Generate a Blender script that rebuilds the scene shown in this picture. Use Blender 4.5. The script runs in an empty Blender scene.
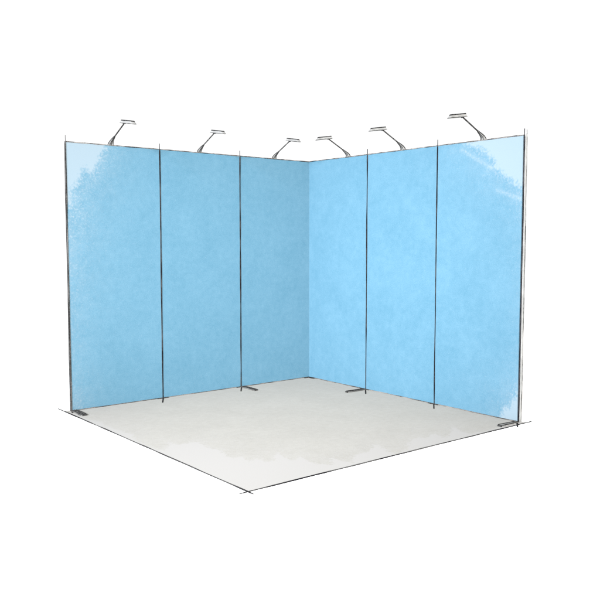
import bpy, bmesh, math, random
from mathutils import Vector, Matrix

random.seed(7)
scene = bpy.context.scene
col = scene.collection
H = 2.6                                   # wall height; each panel is 1 m wide

# ------------------------------------------------------------------ helpers
def tag(o, label=None, cat=None, group=None, kind=None):
    if label: o['label'] = label
    if cat: o['category'] = cat; o['kind'] = 'thing'
    if group: o['group'] = group
    if kind: o['kind'] = kind
    return o

def empty(name, loc, rz=0.0):
    o = bpy.data.objects.new(name, None)
    o.empty_display_size = 0.1
    o.location = loc
    o.rotation_euler = (0, 0, rz)
    col.objects.link(o)
    return o

def link(name, bm, mats, parent=None, smooth=False):
    me = bpy.data.meshes.new(name)
    bmesh.ops.recalc_face_normals(bm, faces=bm.faces[:])
    bm.to_mesh(me); bm.free()
    for m in (mats if isinstance(mats, (list, tuple)) else [mats]):
        me.materials.append(m)
    if smooth:
        for p in me.polygons: p.use_smooth = True
    o = bpy.data.objects.new(name, me)
    col.objects.link(o)
    if parent is not None: o.parent = parent
    return o

def copy_tree(o, parent=None):
    c = o.copy(); col.objects.link(c)
    if parent is not None: c.parent = parent
    for ch in list(o.children): copy_tree(ch, c)
    return c

def loft(bm, rings, mi=0, cap=True):
    """closed rings of equal length -> skin"""
    vs = [[bm.verts.new(p) for p in r] for r in rings]
    n = len(rings[0])
    for a, b in zip(vs[:-1], vs[1:]):
        for i in range(n):
            f = bm.faces.new((a[i], a[(i+1) % n], b[(i+1) % n], b[i])); f.material_index = mi
    if cap:
        f = bm.faces.new(vs[0][::-1]); f.material_index = mi
        f = bm.faces.new(vs[-1]); f.material_index = mi

def box(bm, x0, x1, y0, y1, z0, z1, mi=0):
    loft(bm, [[(x0,y0,z), (x1,y0,z), (x1,y1,z), (x0,y1,z)] for z in (z0, z1)], mi)

def tube(bm, pts, rad, n=10, mi=0):
    pts = [Vector(p) for p in pts]
    rads = rad if isinstance(rad, (list, tuple)) else [rad]*len(pts)
    rings = []
    for i, p in enumerate(pts):
        t = (pts[min(i+1, len(pts)-1)] - pts[max(i-1, 0)]).normalized()
        a = t.cross(Vector((1, 0, 0)))
        if a.length < 1e-3: a = t.cross(Vector((0, 0, 1)))
        a.normalize(); b = t.cross(a)
        rings.append([p + rads[i]*(math.cos(2*math.pi*k/n)*a + math.sin(2*math.pi*k/n)*b) for k in range(n)])
    loft(bm, rings, mi)

def wob(n, amp, step=4):
    """smooth random wander of n samples"""
    k = [random.uniform(-amp, amp) for _ in range(n//step + 3)]
    out = []
    for i in range(n):
        t = i/step; j = int(t); f = t - j; f = f*f*(3-2*f)
        out.append(k[j]*(1-f) + k[j+1]*f)
    return out

# ---------------------------------------------------------------- materials
class NT:
    def __init__(self, name):
        self.m = bpy.data.materials.new(name); self.m.use_nodes = True
        self.t = self.m.node_tree; self.n = self.t.nodes; self.l = self.t.links
        self.b = self.n['Principled BSDF']
        self.b.inputs['Roughness'].default_value = 0.9
        self.b.inputs['Specular IOR Level'].default_value = 0.0
        self.co = self.n.new('ShaderNodeTexCoord').outputs['Object']
    def set(self, sock, v):
        if hasattr(v, 'is_linked'): self.l.new(v, sock)
        else: sock.default_value = v
    def mapping(self, scale, loc=(0,0,0)):
        mp = self.n.new('ShaderNodeMapping'); mp.inputs['Scale'].default_value = scale
        self.set(mp.inputs['Location'], loc)
        self.l.new(self.co, mp.inputs['Vector']); return mp.outputs[0]
    def noise(self, scale, detail=2, rough=0.5, vec=None, dist=0.0):
        x = self.n.new('ShaderNodeTexNoise')
        x.inputs['Scale'].default_value = scale; x.inputs['Detail'].default_value = detail
        x.inputs['Roughness'].default_value = rough; x.inputs['Distortion'].default_value = dist
        self.l.new(vec if vec is not None else self.co, x.inputs['Vector'])
        return x.outputs['Fac']
    def math(self, op, a, b=0.0, c=0.0, clamp=False):
        x = self.n.new('ShaderNodeMath'); x.operation = op; x.use_clamp = clamp
        for i, v in enumerate((a, b, c)): self.set(x.inputs[i], v)
        return x.outputs[0]
    def remap(self, v, a, b, c=0.0, d=1.0, smooth=True):
        x = self.n.new('ShaderNodeMapRange')
        x.interpolation_type = 'SMOOTHSTEP' if smooth else 'LINEAR'
        self.l.new(v, x.inputs['Value'])
        for i, q in enumerate((a, b, c, d)): x.inputs[i+1].default_value = q
        return x.outputs[0]
    def mix(self, f, a, b):
        x = self.n.new('ShaderNodeMix'); x.data_type = 'RGBA'
        self.set(x.inputs[0], f)
        for i, v in ((6, a), (7, b)):
            if hasattr(v, 'is_linked'): self.l.new(v, x.inputs[i])
            else: x.inputs[i].default_value = (*v, 1)
        return x.outputs[2]
    def attr(self, name):
        x = self.n.new('ShaderNodeAttribute'); x.attribute_name = name
        return x.outputs['Fac']
    def base(self, c):
        s = self.b.inputs['Base Color']
        if hasattr(c, 'is_linked'): self.l.new(c, s)
        else: s.default_value = (*c, 1)

def wash_material(name, deep, mid, pale, speck_amt, edge_noise, soft):
    """watercolour wash laid over paler paper; the float attributes say where the brush stopped"""
    N = NT(name)
    oi = N.n.new('ShaderNodeObjectInfo').outputs['Location']
    add = N.n.new('ShaderNodeVectorMath'); add.operation = 'ADD'
    N.l.new(N.co, add.inputs[0]); N.l.new(oi, add.inputs[1]); N.co = add.outputs[0]
    blot = N.noise(2.6, 5, 0.62, dist=0.4)
    mott = N.noise(17, 4, 0.7)
    grain = N.noise(120, 3, 0.75)
    fine = N.noise(58, 2, 0.6)
    v = N.math('ADD', N.math('MULTIPLY', N.math('SUBTRACT', blot, 0.5), 0.85),
               N.math('MULTIPLY', N.math('SUBTRACT', mott, 0.5), 1.15))
    v = N.math('ADD', v, N.math('MULTIPLY', N.math('SUBTRACT', grain, 0.5), 2.3))
    v = N.math('ADD', v, 0.5, clamp=True)
    wash = N.mix(v, deep, mid)
    # ragged dry-brush border
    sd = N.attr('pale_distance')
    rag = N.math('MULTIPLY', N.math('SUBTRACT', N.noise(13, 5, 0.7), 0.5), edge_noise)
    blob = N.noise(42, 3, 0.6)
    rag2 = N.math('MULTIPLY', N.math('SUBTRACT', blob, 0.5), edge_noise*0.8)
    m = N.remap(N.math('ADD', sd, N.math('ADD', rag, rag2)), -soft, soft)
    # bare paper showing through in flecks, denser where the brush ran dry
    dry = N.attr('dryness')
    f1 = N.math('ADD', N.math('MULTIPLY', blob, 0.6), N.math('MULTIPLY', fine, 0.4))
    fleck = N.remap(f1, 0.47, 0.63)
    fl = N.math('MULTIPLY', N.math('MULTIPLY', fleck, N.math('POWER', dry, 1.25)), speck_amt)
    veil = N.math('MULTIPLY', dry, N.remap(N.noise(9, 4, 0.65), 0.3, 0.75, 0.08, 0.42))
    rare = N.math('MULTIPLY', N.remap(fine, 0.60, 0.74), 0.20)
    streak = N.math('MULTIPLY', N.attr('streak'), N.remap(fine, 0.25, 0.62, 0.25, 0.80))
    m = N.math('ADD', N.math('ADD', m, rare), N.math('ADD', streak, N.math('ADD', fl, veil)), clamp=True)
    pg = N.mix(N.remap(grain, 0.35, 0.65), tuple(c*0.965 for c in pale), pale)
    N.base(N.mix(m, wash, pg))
    return N.m

def pencil_material(name, dark, light, bias=0.5, along=7.0, across=60.0, axis=2):
    """graphite-black lacquer worn unevenly along its length"""
    N = NT(name)
    sc = [across]*3; sc[axis] = along
    rnd = N.n.new('ShaderNodeObjectInfo').outputs['Random']
    v = N.n.new('ShaderNodeVectorMath'); v.operation = 'ADD'
    cmb = N.n.new('ShaderNodeCombineXYZ')
    for i in range(3): N.l.new(N.math('MULTIPLY', rnd, 23.0), cmb.inputs[i])
    N.l.new(N.mapping(tuple(sc)), v.inputs[0]); N.l.new(cmb.outputs[0], v.inputs[1])
    n1 = N.noise(1.0, 4, 0.7, vec=v.outputs[0])
    n2 = N.noise(140, 2, 0.6)
    f = N.math('ADD', n1, N.math('MULTIPLY', N.math('SUBTRACT', n2, 0.5), 0.35))
    N.base(N.mix(N.remap(f, bias-0.17, bias+0.20), dark, light))
    return N.m

def plain_material(name, a, b, scale=40, rough=0.8, spec=0.0):
    N = NT(name)
    N.base(N.mix(N.remap(N.noise(scale, 4, 0.65), 0.35, 0.68), a, b))
    N.b.inputs['Roughness'].default_value = rough
    N.b.inputs['Specular IOR Level'].default_value = spec
    return N.m

PALE = (0.120, 0.155, 0.180)
M_WALL = wash_material('blue wash', (0.0385, 0.0925, 0.131), (0.0605, 0.1200, 0.162), PALE, 0.46, 0.15, 0.055)
M_FLOOR = wash_material('grey floor wash', (0.185, 0.179, 0.1645), (0.225, 0.218, 0.202), (0.229, 0.222, 0.214), 0.62, 0.12, 0.020)
M_INK = pencil_material('graphite upright', (0.005, 0.005, 0.006), (0.035, 0.035, 0.037), 0.56)
M_INK_SOFT = pencil_material('worn graphite upright', (0.006, 0.006, 0.006), (0.085, 0.082, 0.08), 0.53, along=2.6, across=45)
M_INK_FAINT = pencil_material('faint graphite edge', (0.012, 0.012, 0.012), (0.15, 0.148, 0.145), 0.50, along=9)
M_RAIL = pencil_material('broken graphite rail', (0.008, 0.008, 0.009), (0.16, 0.15, 0.143), 0.52, along=8, axis=0)
M_RAIL_LOW = pencil_material('thin graphite rail', (0.020, 0.020, 0.020), (0.12, 0.114, 0.108), 0.50, along=5, axis=0)
M_TRIM = pencil_material('graphite floor trim', (0.005, 0.005, 0.006), (0.085, 0.082, 0.08), 0.55, along=3.0, axis=0)
M_FOOT = pencil_material('grey foot plate', (0.028, 0.028, 0.0275), (0.095, 0.095, 0.092), 0.50, along=8, axis=1)
M_FOOT_RIB = plain_material('black foot rib', (0.008, 0.008, 0.008), (0.03, 0.03, 0.03))
M_FOOT_PALE = plain_material('pale foot plate', (0.10, 0.10, 0.098), (0.2, 0.2, 0.196))
M_WHITE = plain_material('white profile', (0.17, 0.17, 0.168), (0.22, 0.22, 0.218), 14)
M_LAMP_WHITE = plain_material('white lamp housing', (0.118, 0.117, 0.115), (0.165, 0.163, 0.160), 12)
M_LAMP_GREY = plain_material('grey clamp casting', (0.050, 0.049, 0.048), (0.13, 0.128, 0.124), 40)
M_LAMP_DARK = plain_material('black lamp lid', (0.004, 0.004, 0.004), (0.028, 0.028, 0.028), 70)
M_ARM_DARK = pencil_material('dark arm tube', (0.008, 0.008, 0.008), (0.05, 0.049, 0.047), 0.50, along=20)
M_ARM_GREY = pencil_material('grey arm tube', (0.014, 0.014, 0.014), (0.075, 0.073, 0.070), 0.50, along=20)
M_GROUND = plain_material('white paper ground', (0.895, 0.895, 0.895), (0.905, 0.905, 0.905), 3)

# ---------------------------------------------------------------- distances
def seg_d(px, py, a, b):
    dx, dy = b[0]-a[0], b[1]-a[1]
    t = max(0, min(1, ((px-a[0])*dx + (py-a[1])*dy)/(dx*dx+dy*dy+1e-12)))
    return math.hypot(px-a[0]-t*dx, py-a[1]-t*dy)

def poly_sd(px, py, poly):                # positive inside
    d, ins = 1e9, False
    for i in range(len(poly)):
        a, b = poly[i-1], poly[i]
        d = min(d, seg_d(px, py, a, b))
        if (a[1] > py) != (b[1] > py) and px < (b[0]-a[0])*(py-a[1])/(b[1]-a[1]) + a[0]:
            ins = not ins
    return d if ins else -d

# bare-paper patches, in metres on their panels: u along the wall from the corner, z up
BARE_LEFT = [(3.1, 2.695), (2.598, 2.662), (2.6, 2.579), (2.654, 2.503), (2.687, 2.414), (2.751, 2.314), (2.786, 2.36), (2.831, 2.357), (2.873, 2.288), (2.915, 2.21), (2.957, 2.141), (2.975, 2.017), (3.117, 2.013)]
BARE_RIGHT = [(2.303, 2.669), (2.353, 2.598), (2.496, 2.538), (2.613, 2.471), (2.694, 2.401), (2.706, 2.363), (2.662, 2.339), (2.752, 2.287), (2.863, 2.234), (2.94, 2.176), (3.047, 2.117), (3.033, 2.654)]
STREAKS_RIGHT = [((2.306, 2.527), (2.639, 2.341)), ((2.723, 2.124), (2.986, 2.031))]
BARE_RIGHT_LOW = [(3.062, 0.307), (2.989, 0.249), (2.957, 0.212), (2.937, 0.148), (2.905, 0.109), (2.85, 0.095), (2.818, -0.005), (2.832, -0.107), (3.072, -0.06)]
FLOOR_WASH = [(-3.03, -0.451), (-2.977, -0.595), (-3.001, -0.773), (-2.982, -0.977), (-2.965, -1.172), (-3.034, -1.456), (-3.029, -1.62), (-3.024, -1.778), (-2.975, -1.818), (-2.844, -1.65), (-2.825, -1.746), (-2.717, -1.753), (-2.649, -1.767), (-2.674, -1.946), (-2.648, -2.082), (-2.699, -2.261), (-2.697, -2.368), (-2.631, -2.352), (-2.656, -2.521), (-2.551, -2.451), (-2.569, -2.592), (-2.493, -2.602), (-2.342, -2.441), (-2.362, -2.569), (-2.381, -2.692), (-2.266, -2.646), (-2.293, -2.763), (-2.285, -2.871), (-2.227, -2.951), (-2.099, -2.816), (-2.105, -2.915), (-2.065, -3.015), (-1.9, -2.871), (-1.768, -2.868), (-1.543, -2.741), (-1.622, -2.91), (-1.654, -3.051), (-1.48, -3.025), (-1.263, -2.845), (-1.114, -2.797), (-1.124, -2.874), (-0.931, -2.814), (-0.956, -2.946), (-0.884, -2.94), (-0.601, -2.758), (-0.688, -2.92), (-0.69, -3.008), (-0.519, -3.034), (-0.333, -3.022), (-0.138, -2.986), (0.3, -3.02), (0.3, 0.3), (-3.2, 0.3), (-3.02, -0.1)]

def left_fields(u, z):
    if u < 1.95: return -1.0, 0.0, 0.0
    sd = poly_sd(u, z, BARE_LEFT)
    e = 3.0 - u
    dry = 0.95*math.exp(-max(-sd, 0)/0.20) + 0.55*math.exp(-e/0.13)
    dry += 0.8*math.exp(-math.hypot(e, z)/0.17) + 0.30*math.exp(-e/0.45)*math.exp(-((z-1.4)/0.8)**2)
    return sd, min(dry, 1.0), 0.0

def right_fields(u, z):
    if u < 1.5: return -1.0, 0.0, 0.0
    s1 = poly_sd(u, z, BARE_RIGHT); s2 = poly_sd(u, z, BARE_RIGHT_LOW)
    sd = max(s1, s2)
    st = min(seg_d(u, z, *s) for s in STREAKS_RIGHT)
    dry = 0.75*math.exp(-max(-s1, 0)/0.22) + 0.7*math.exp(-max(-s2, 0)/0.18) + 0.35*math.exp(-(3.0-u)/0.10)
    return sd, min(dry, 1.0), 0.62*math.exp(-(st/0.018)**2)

def floor_fields(x, y):
    sd = -poly_sd(x, y, FLOOR_WASH)
    return sd, min(1.0, 0.95*math.exp(-max(-sd, 0)/0.30))

# ------------------------------------------------------------------ setting
bm = bmesh.new()
S = 400
box(bm, -S, S, -S, S, -0.30, -0.004)
tag(link('ground', bm, M_GROUND), kind='structure')

# floor mat --------------------------------------------------------------
MX0, MX1, MY0, MY1 = -3.052, 0.045, -3.058, 0.045
mat_root = empty('floor_mat', ((MX0+MX1)/2, (MY0+MY1)/2, -0.004))
tag(mat_root, 'flat square pale grey floor mat with thin black edging, between the two blue walls', 'floor mat')
n = 120
bm = bmesh.new()
L1 = bm.verts.layers.float.new('pale_distance'); L2 = bm.verts.layers.float.new('dryness')
ox, oy, oz = mat_root.location
top = []
for j in range(n+1):
    row = []
    for i in range(n+1):
        x = MX0 + (MX1-MX0)*i/n; y = MY0 + (MY1-MY0)*j/n
        v = bm.verts.new((x-ox, y-oy, 0.004)); v[L1], v[L2] = floor_fields(x, y); row.append(v)
    top.append(row)
for j in range(n):
    for i in range(n):
        bm.faces.new((top[j][i], top[j][i+1], top[j+1][i+1], top[j+1][i]))
ring = top[0][:] + [r[-1] for r in top[1:]] + top[-1][-2::-1] + [r[0] for r in top[-2:0:-1]]
low = []
for v in ring:
    w = bm.verts.new((v.co.x, v.co.y, 0.0005)); w[L1], w[L2] = v[L1], v[L2]; low.append(w)
for i in range(len(ring)):
    k = (i+1) % len(ring)
    bm.faces.new((ring[i], low[i], low[k], ring[k]))
link('carpet', bm, M_FLOOR, mat_root)

def strip(a, b, z0, z1, w, nseg=60, amp=0.004, wvar=0.35, bow=0.0):
    """thin bar from a to b whose width and line wander a little (local x runs along it)"""
    a, b = Vector(a), Vector(b); L = (b-a).length
    off = wob(nseg+1, amp, 9); ww = wob(nseg+1, wvar, 5)
    bm = bmesh.new(); rings = []
    for i in range(nseg+1):
        t = i/nseg; h = 0.5*w*(1+ww[i])
        if i in (0, nseg): h *= 0.45
        c = off[i]*min(1, 6*min(t, 1-t)) + bow*4*t*(1-t)
        x = L*t
        rings.append([(x, c-h, z0), (x, c+h, z0), (x, c+h, z1), (x, c-h, z1)])
    loft(bm, rings)
    return bm, a, math.atan2((b-a).y, (b-a).x)

for a, b, bow in (((-3.058, 0.205), (-3.056, -3.125), 0.003), ((-3.125, -3.064), (0.125, -3.064), 0.0)):
    bm, p, ang = strip((a[0], a[1], 0), (b[0], b[1], 0), 0.0006, 0.0062, 0.0105, 110, 0.003, 0.5, bow)
    o = link('edge_trim', bm, M_TRIM, mat_root)
    o.location = (p.x-ox, p.y-oy, 0); o.rotation_euler = (0, 0, ang)

# ------------------------------------------------------------------- walls
# a wall frame: local x along the wall, local y = behind the wall (front face at y = 0), z up
T = 0.022
def make_panel(root, x0, x1, ufun, fields):
    bm = bmesh.new()
    A = bm.verts.layers.float.new('pale_distance'); B = bm.verts.layers.float.new('dryness'); Cs = bm.verts.layers.float.new('streak')
    nx, nz = 66, 172
    z0, z1 = 0.008, H-0.006
    g = []
    for j in range(nz+1):
        row = []
        for i in range(nx+1):
            x = x0 + (x1-x0)*i/nx; z = z0 + (z1-z0)*j/nz
            v = bm.verts.new((x, 0, z)); v[A], v[B], v[Cs] = fields(ufun(x), z); row.append(v)
        g.append(row)
    for j in range(nz):
        for i in range(nx):
            bm.faces.new((g[j][i], g[j][i+1], g[j+1][i+1], g[j+1][i]))
    ring = g[0][:] + [r[-1] for r in g[1:]] + g[-1][-2::-1] + [r[0] for r in g[-2:0:-1]]
    back = []
    for v in ring:
        w = bm.verts.new((v.co.x, T, v.co.z)); w[A], w[B], w[Cs] = v[A], v[B], v[Cs]; back.append(w)
    for i in range(len(ring)):
        k = (i+1) % len(ring)
        bm.faces.new((ring[i], ring[k], back[k], back[i]))
    bm.faces.new(back[::-1])
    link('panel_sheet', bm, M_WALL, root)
    for name, za, zb, m, wv in (('top_rail', H-0.0080, H+0.001, M_RAIL, 0.003), ('bottom_rail', 0.0, 0.0085, M_RAIL_LOW, 0.0015)):
        bm = bmesh.new(); rings = []; ns = 50
        ww = wob(ns+1, wv, 4)
        for i in range(ns+1):
            x = x0 + (x1-x0)*i/ns
            lo, hi = (za+ww[i]*0.5, zb) if name == 'top_rail' else (za, zb+ww[i])
            rings.append([(x, -0.003, lo), (x, T+0.003, lo), (x, T+0.003, hi), (x, -0.003, hi)])
        loft(bm, rings); link(name, bm, m, root)

LP = ['blue panel with bare whitish top corner, at the free end of the left wall',
      'plain blue panel in the middle of the duller left wall',
      'duller blue panel of the left wall, next to the inner corner']
RP = ['brighter blue panel of the right wall, next to the inner corner',
      'plain bright blue panel in the middle of the right wall',
      'bright blue panel with two whitish corners, at the free end of the right wall']
G = 'blue panels of the two walls'
for k in range(3):                         # left wall: runs along world x at y = 0
    xa = -3 + k
    r = empty('display_panel', (xa+0.5, 0, 0)); tag(r, LP[k], 'display panel', G)
    x1 = 0.496 if k < 2 else 0.5 + T
    make_panel(r, -0.496, x1, (lambda x, c=xa+0.5: -(c+x)), left_fields)
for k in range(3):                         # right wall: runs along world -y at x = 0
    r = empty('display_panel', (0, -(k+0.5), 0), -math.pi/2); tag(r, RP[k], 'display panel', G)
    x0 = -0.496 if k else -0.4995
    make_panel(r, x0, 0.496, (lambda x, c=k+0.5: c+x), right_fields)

# ------------------------------------------------------------------- posts
def upright(w, zt, y0, y1, nseg=70, wvar=0.3, amp=0.0012, lean=0.0, cx=0.0, z0=0.0):
    bm = bmesh.new(); rings = []
    off = wob(nseg+1, amp, 12); ww = wob(nseg+1, wvar, 6)
    for i in range(nseg+1):
        t = i/nseg; z = z0 + (zt-z0)*t
        h = 0.5*w*(1+ww[i])
        if t > 0.985: h *= 0.6
        c = cx + off[i] + lean*t*t
        e = y1
        if z > H + 0.001:                  # the tip above the rail is a thin flat tongue
            e = min(y1, y0 + 0.006); h *= 0.72
            if len(rings) and rings[-1][0][2] < H:
                for q in (H - 0.004, H + 0.0006):
                    rings.append([(c-h, y0, q), (c+h, y0, q), (c+h, y1, q), (c-h, y1, q)])
                rings.append([(c-h, y0, H+0.0012), (c+h, y0, H+0.0012), (c+h, e, H+0.0012), (c-h, e, H+0.0012)])
        rings.append([(c-h, y0, z), (c+h, y0, z), (c+h, e, z), (c-h, e, z)])
    loft(bm, rings); return bm

def foot_plate(L, w, z0=0.001, pale=False, taper=0.0, ribs=True):
    """flat foot reaching out from the wall along local -y, with raised ribs along it"""
    bm = bmesh.new()
    rings = []
    ys = [-0.004, -0.06, -0.14, -L+0.03, -L+0.012, -L]
    for y in ys:
        t = -y/L; h = 0.5*w*(1-taper*(1-t))
        if y <= -L+0.012: h *= 0.86
        if y <= -L: h *= 0.72
        c = 0.004*math.sin(5*t)
        rings.append([(c-h, y, z0), (c+h, y, z0), (c+h*0.92, y, z0+0.010), (c-h*0.92, y, z0+0.010)])
    loft(bm, rings, 0)
    if ribs:
        for s in ((-0.42, 0.43) if pale else (-0.40, 0.02, 0.42)):
            rr = []
            for y in ys[:-1]:
                t = -y/L; hh = 0.5*w*(1-taper*(1-t))*(0.86 if y <= -L+0.012 else 1)
                c = 0.004*math.sin(5*t) + s*2*hh*0.92
                q = 0.0035 if not pale else 0.005
                rr.append([(c-q, y, z0+0.0085), (c+q, y, z0+0.0085), (c+q, y, z0+0.0145), (c-q, y, z0+0.0145)])
            loft(bm, rr, 1)
        box(bm, -0.36*w, 0.36*w, -L-0.004, -L+0.005, z0+0.0005, z0+0.0135, 1)
    return bm

def toe(dx, dy, w=0.012):
    """pencil stroke overshooting the post, built as a thin black strip on the mat"""
    bm, p, ang = strip((0, -0.006, 0), (dx, dy, 0), 0.0012, 0.0042, w, 10, 0.001, 0.12)
    return bm, p, ang

def add_toe(root, dx, dy, w=0.012, m=None):
    bm, p, ang = toe(dx, dy, w)
    o = link('toe_strip', bm, m or M_INK, root); o.location = p; o.rotation_euler = (0, 0, ang)

GP = 'black upright posts of the two walls'
def post(x, wall, label, w=0.0115, top=0.055, soft=False, long_foot=0.27, toe_to=None, plate=True, fw=0.055, lean=0.0):
    r = empty('wall_post', (x, 0, 0) if wall == 'L' else (0, -x, 0), 0 if wall == 'L' else -math.pi/2)
    tag(r, label, 'post', GP)
    link('upright', upright(w, H+top, -0.0045, T+0.006, wvar=0.4, amp=0.0018, lean=lean), M_INK_SOFT if soft else M_INK, r)
    if plate:
        bm = bmesh.new()
        box(bm, -0.072, 0.06, -0.020, -0.0075, 0.001, 0.009)
        bmesh.ops.bevel(bm, geom=bm.edges[:], offset=0.002, segments=1, affect='EDGES')
        link('wall_clip', bm, M_FOOT_RIB, r)
    if long_foot:
        s = 1 if wall == 'L' else -1
        f = link('foot', foot_plate(long_foot, fw), [M_FOOT, M_FOOT_RIB], r)
        f.location = (0.004*s, -0.018, 0)
    if toe_to: add_toe(r, *toe_to)
    return r

post(-2, 'L', 'thin black post of the left wall with only a short clip and no long foot', long_foot=0, toe_to=(-0.118, -0.205))
post(-1, 'L', 'thin black post with a long dark foot, left wall, beside its corner panel', w=0.0112, toe_to=(-0.156, -0.222))
post(1, 'R', 'thin black post with long dark foot, brighter right wall, beside corner panel', w=0.0130, toe_to=(0.19, -0.185), fw=0.05)
post(2, 'R', 'thin black post of the right wall with only a short clip and no long foot', w=0.0125, long_foot=0, toe_to=(0.15, -0.175))

# free end of the left wall: dark grey end post
r = empty('wall_post', (-3, 0, 0)); tag(r, 'worn grey end post with long foot, at the free end of the left wall', 'post', GP)
link('upright', upright(0.0135, H+0.056, -0.0045, 0.018, wvar=0.35, amp=0.002, cx=-0.003), M_INK_SOFT, r)
f = link('foot', foot_plate(0.255, 0.066, taper=0.15), [M_FOOT, M_FOOT_RIB], r); f.location = (0.018, -0.012, 0)
add_toe(r, -0.03, -0.09, 0.014, M_INK_SOFT)

# free end of the right wall: white square profile with a black front edge and a faint rear edge
r = empty('wall_post', (0, -3, 0), -math.pi/2)
tag(r, 'white end post edged in black, at the free end of the right wall', 'post', GP)
bm = bmesh.new(); box(bm, 0.004, 0.020, 0.003, 0.026, 0.001, H+0.001)
link('profile', bm, M_WHITE, r)
link('front_edge', upright(0.0115, H+0.052, -0.0050, 0.0028, wvar=0.25, cx=0.011), M_INK, r)
link('rear_edge', upright(0.011, H+0.045, 0.024, 0.0305, wvar=0.45, amp=0.003, cx=0.016), M_INK_FAINT, r)
f = link('foot', foot_plate(0.26, 0.062, pale=True, taper=0.5), [M_FOOT_PALE, M_FOOT_RIB], r); f.location = (0.008, -0.014, 0)
add_toe(r, 0.125, -0.175, 0.015, M_INK)

# little joining bracket on the floor of the inner corner
r = empty('corner_bracket', (-0.012, -0.012, 0))
tag(r, 'tiny black bracket on the mat in the inner corner where both walls meet', 'bracket')
bm = bmesh.new(); box(bm, -0.075, 0.004, -0.016, 0.004, 0.001, 0.011)
link('plate', bm, M_FOOT_RIB, r)
bm = bmesh.new(); box(bm, -0.020, 0.004, -0.105, -0.018, 0.001, 0.011)
link('plate', bm, M_FOOT_RIB, r)

# ------------------------------------------------------------------- lamps
def bez(p0, p1, p2, p3, n):
    out = []
    for i in range(n+1):
        t = i/n; s = 1-t
        out.append(tuple(s**3*a + 3*s*s*t*b + 3*s*t*t*c + t**3*d for a, b, c, d in zip(p0, p1, p2, p3)))
    return out

def make_lamp():
    """local frame: origin on the rail above the wall, -y out over the mat"""
    r = empty('arm_spotlight', (0, 0, 0))
    # curved clamp casting that narrows into the arm
    path = bez((0, 0.004, 0.0), (0, 0.0, 0.030), (0, -0.030, 0.045), (0, -0.080, 0.072), 10)
    bm = bmesh.new(); rings = []
    for i, p in enumerate(path):
        t = i/10; hw = 0.5*(0.046*(1-t)**1.1 + 0.013); th = 0.5*(0.030*(1-t) + 0.012)
        q = path[min(i+1, 10)]; b = path[max(i-1, 0)]
        d = Vector((0, q[1]-b[1], q[2]-b[2])).normalized(); nn = Vector((0, d.z, -d.y))
        P = Vector(p); X = Vector((hw, 0, 0)); X2 = X*0.7
        rings.append([P-X2-nn*th, P+X2-nn*th, P+X-nn*th*0.2, P+X+nn*th*0.5, P+X2+nn*th, P-X2+nn*th, P-X+nn*th*0.5, P-X-nn*th*0.2])
    loft(bm, rings)
    cl = link('clamp', bm, M_LAMP_GREY, r, smooth=False)
    bm = bmesh.new()
    for s in (-1.0, -0.68, -0.05, 0.68, 1.0):
        pts = []
        for i, p in enumerate(path):
            t = i/10; hw = 0.5*(0.046*(1-t)**1.1 + 0.013); th = 0.5*(0.030*(1-t) + 0.012)
            q = path[min(i+1, 10)]; b = path[max(i-1, 0)]
            d = Vector((0, q[1]-b[1], q[2]-b[2])).normalized(); nn = Vector((0, d.z, -d.y))
            pts.append(Vector(p) + Vector((s*hw, 0, 0)) - nn*(th*0.97 if abs(s) < 0.9 else -th*0.25))
        tube(bm, pts, 0.0040 if abs(s) > 0.9 else 0.0026, 6)
    link('rib', bm, M_LAMP_DARK, cl)
    # arm
    A0 = Vector((0, -0.074, 0.069)); A1 = Vector((0, -0.302, 0.179))
    bm = bmesh.new(); tube(bm, [A0.lerp(A1, k/8) for k in range(9)], 0.0068, 10)
    link('arm', bm, M_ARM_DARK, r, smooth=True)
    bm = bmesh.new(); tube(bm, [A1 + Vector((-0.013, 0.004, 0.000)), A1 + Vector((0.013, 0.004, 0.000))], 0.0105, 10)
    link('hinge', bm, M_LAMP_DARK, r, smooth=True)
    # head: flat flood lamp sloping gently outward and down
    hd = empty('lamp_head', (0, -0.245, 0.189)); hd.parent = r
    hd.rotation_euler = (math.radians(9.0), 0, 0)        # local -y tips down
    W = 0.027; y0, y1 = -0.010, -0.262
    def slab(z0, z1, i0, i1, mi, bm):
        """outline narrows by i0 at its foot and i1 at its head, more so at the outer end"""
        rings = []
        for z, a in ((z0, i0), (z1, i1)):
            rings.append([(-W+a*0.4, y0-a*0.5, z), (W-a*0.4, y0-a*0.5, z), (W-a*0.4, y1+a*1.7+0.010, z), (W-a-0.008, y1+a*1.7, z),
                          (-W+a+0.008, y1+a*1.7, z), (-W+a*0.4, y1+a*1.7+0.010, z)])
        loft(bm, rings, mi)
    bm = bmesh.new(); slab(-0.0005, 0.0180, 0.000, 0.016, 0, bm); link('housing', bm, M_LAMP_WHITE, hd)
    bm = bmesh.new(); slab(0.0183, 0.0280, 0.012, 0.020, 0, bm); link('lid', bm, M_LAMP_DARK, hd)
    bm = bmesh.new(); slab(-0.0052, -0.0006, 0.000, 0.000, 0, bm); link('bezel', bm, M_RIM, hd)
    bm = bmesh.new(); box(bm, -W+0.007, W-0.007, y1+0.016, y0-0.010, -0.0070, -0.0053); link('diffuser', bm, M_WHITE, hd)
    return r

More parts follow.
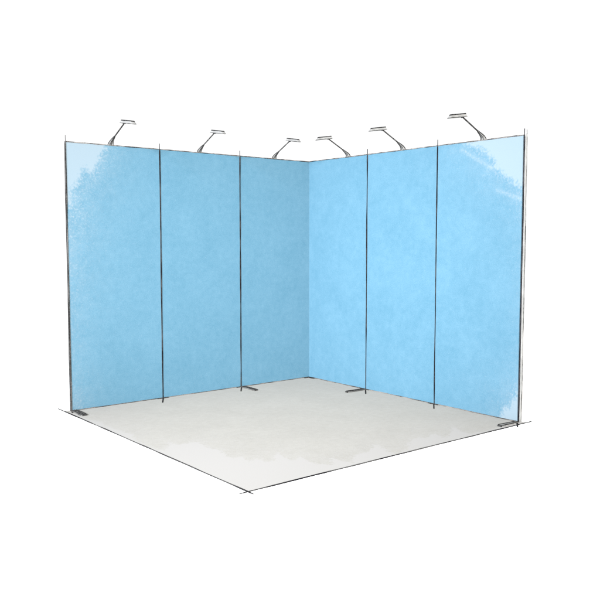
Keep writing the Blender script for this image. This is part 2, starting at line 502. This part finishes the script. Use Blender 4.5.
M_RIM = pencil_material('grey lamp rim', (0.008, 0.008, 0.008), (0.080, 0.079, 0.077), 0.54, along=14, axis=1)
lamps = [('L', -2.53, 0, 1.0, 'arm spotlight clamped on top of the left wall end panel, above its bare whitish corner', True),
         ('L', -1.51, 0, 0.98, 'arm spotlight on the top rail above the middle panel of the duller left wall', False),
         ('L', -0.51, 0, 0.97, 'arm spotlight on top of the left wall panel that touches the inner corner', False),
         ('R', 0.672, 0, 0.98, 'arm spotlight on top of the bright right wall panel that touches the inner corner', True),
         ('R', 1.517, 0, 1.0, 'arm spotlight on the top rail above the middle panel of the bright right wall', False),
         ('R', 2.545, 0, 1.02, 'arm spotlight clamped on top of the right wall end panel, beside the white end post', True)]
proto = make_lamp()
for i, (wall, x, dz, s, lab, dark) in enumerate(lamps):
    o = proto if i == 0 else copy_tree(proto)
    o.location = (x, 0.012, H+0.0012) if wall == 'L' else (0.012, -x, H+0.0012)
    o.rotation_euler = (0, 0, 0 if wall == 'L' else -math.pi/2)
    o.scale = (s, s, s)
    tag(o, lab, 'spotlight', 'arm spotlights along the wall tops')
    for ch in o.children:                  # the heads differ a little in length
        if ch.name.startswith('lamp_head'):
            ch.scale = (1 if wall == 'L' else 0.75, (1.0, 0.95, 0.90, 0.90, 0.93, 0.95)[i], 1)
    if not dark:
        for ch in o.children:
            if ch.name.startswith('arm'):
                ch.data = ch.data.copy(); ch.data.materials[0] = M_ARM_GREY

# ------------------------------------------------------------------- light
w = bpy.data.worlds.new('World'); scene.world = w; w.use_nodes = True
bg = w.node_tree.nodes['Background']
bg.inputs['Color'].default_value = (1, 1, 1, 1); bg.inputs['Strength'].default_value = 1.13

def softbox(name, loc, target, sx, sy, power, color):
    d = bpy.data.lights.new(name, 'AREA'); d.shape = 'RECTANGLE'; d.size = sx; d.size_y = sy
    d.energy = power; d.color = color
    o = bpy.data.objects.new(name, d); col.objects.link(o); o.location = loc
    o.rotation_euler = (Vector(target)-Vector(loc)).to_track_quat('-Z', 'Y').to_euler()
    return o
R = 20.0
for name, deg, units, colr in (('cool_softbox', 18.0, 2.32, (0.92, 1.0, 1.115)), ('warm_softbox', 62.0, 1.22, (1.11, 1.0, 0.80))):
    az = math.radians(deg)
    softbox(name, (-1.2-R*math.cos(az), -1.2-R*math.sin(az), 8.3), (-1.2, -1.2, 1.3), 5, 4, units*math.pi**2*R*R, colr)

# a soft-edged spot from behind the camera that fills the inner corner
sp = bpy.data.lights.new('corner_spot', 'SPOT'); sp.spot_size = math.radians(23); sp.spot_blend = 1.0
sp.shadow_soft_size = 1.6; sp.color = (0.97, 1.0, 1.03)
az = math.radians(38.0); el = math.radians(17.0)
aim = Vector((-0.2, -0.2, 0.55))
so = bpy.data.objects.new('corner_spot', sp); col.objects.link(so)
so.location = aim + R*Vector((-math.cos(az)*math.cos(el), -math.sin(az)*math.cos(el), math.sin(el)))
so.rotation_euler = (aim-so.location).to_track_quat('-Z', 'Y').to_euler()
sp.energy = 4.2*4*math.pi**2*R*R

# ------------------------------------------------------------------ camera
cam = bpy.data.cameras.new('camera'); co = bpy.data.objects.new('camera', cam); col.objects.link(co)
co.location = (-5.9279, -7.1695, 1.6551)
yaw, pit = 0.8916, -0.0764
d = Vector((math.cos(yaw)*math.cos(pit), math.sin(yaw)*math.cos(pit), math.sin(pit)))
co.rotation_euler = d.to_track_quat('-Z', 'Y').to_euler()
cam.sensor_fit = 'HORIZONTAL'; cam.sensor_width = 36.0; cam.lens = 771.728/600*36.0
cam.clip_start = 0.05; cam.clip_end = 2000
scene.camera = co

scene.view_settings.view_transform = 'Standard'
scene.view_settings.look = 'None'
scene.view_settings.exposure = 0.0
scene.view_settings.gamma = 1.0
scene.cycles.max_bounces = 8
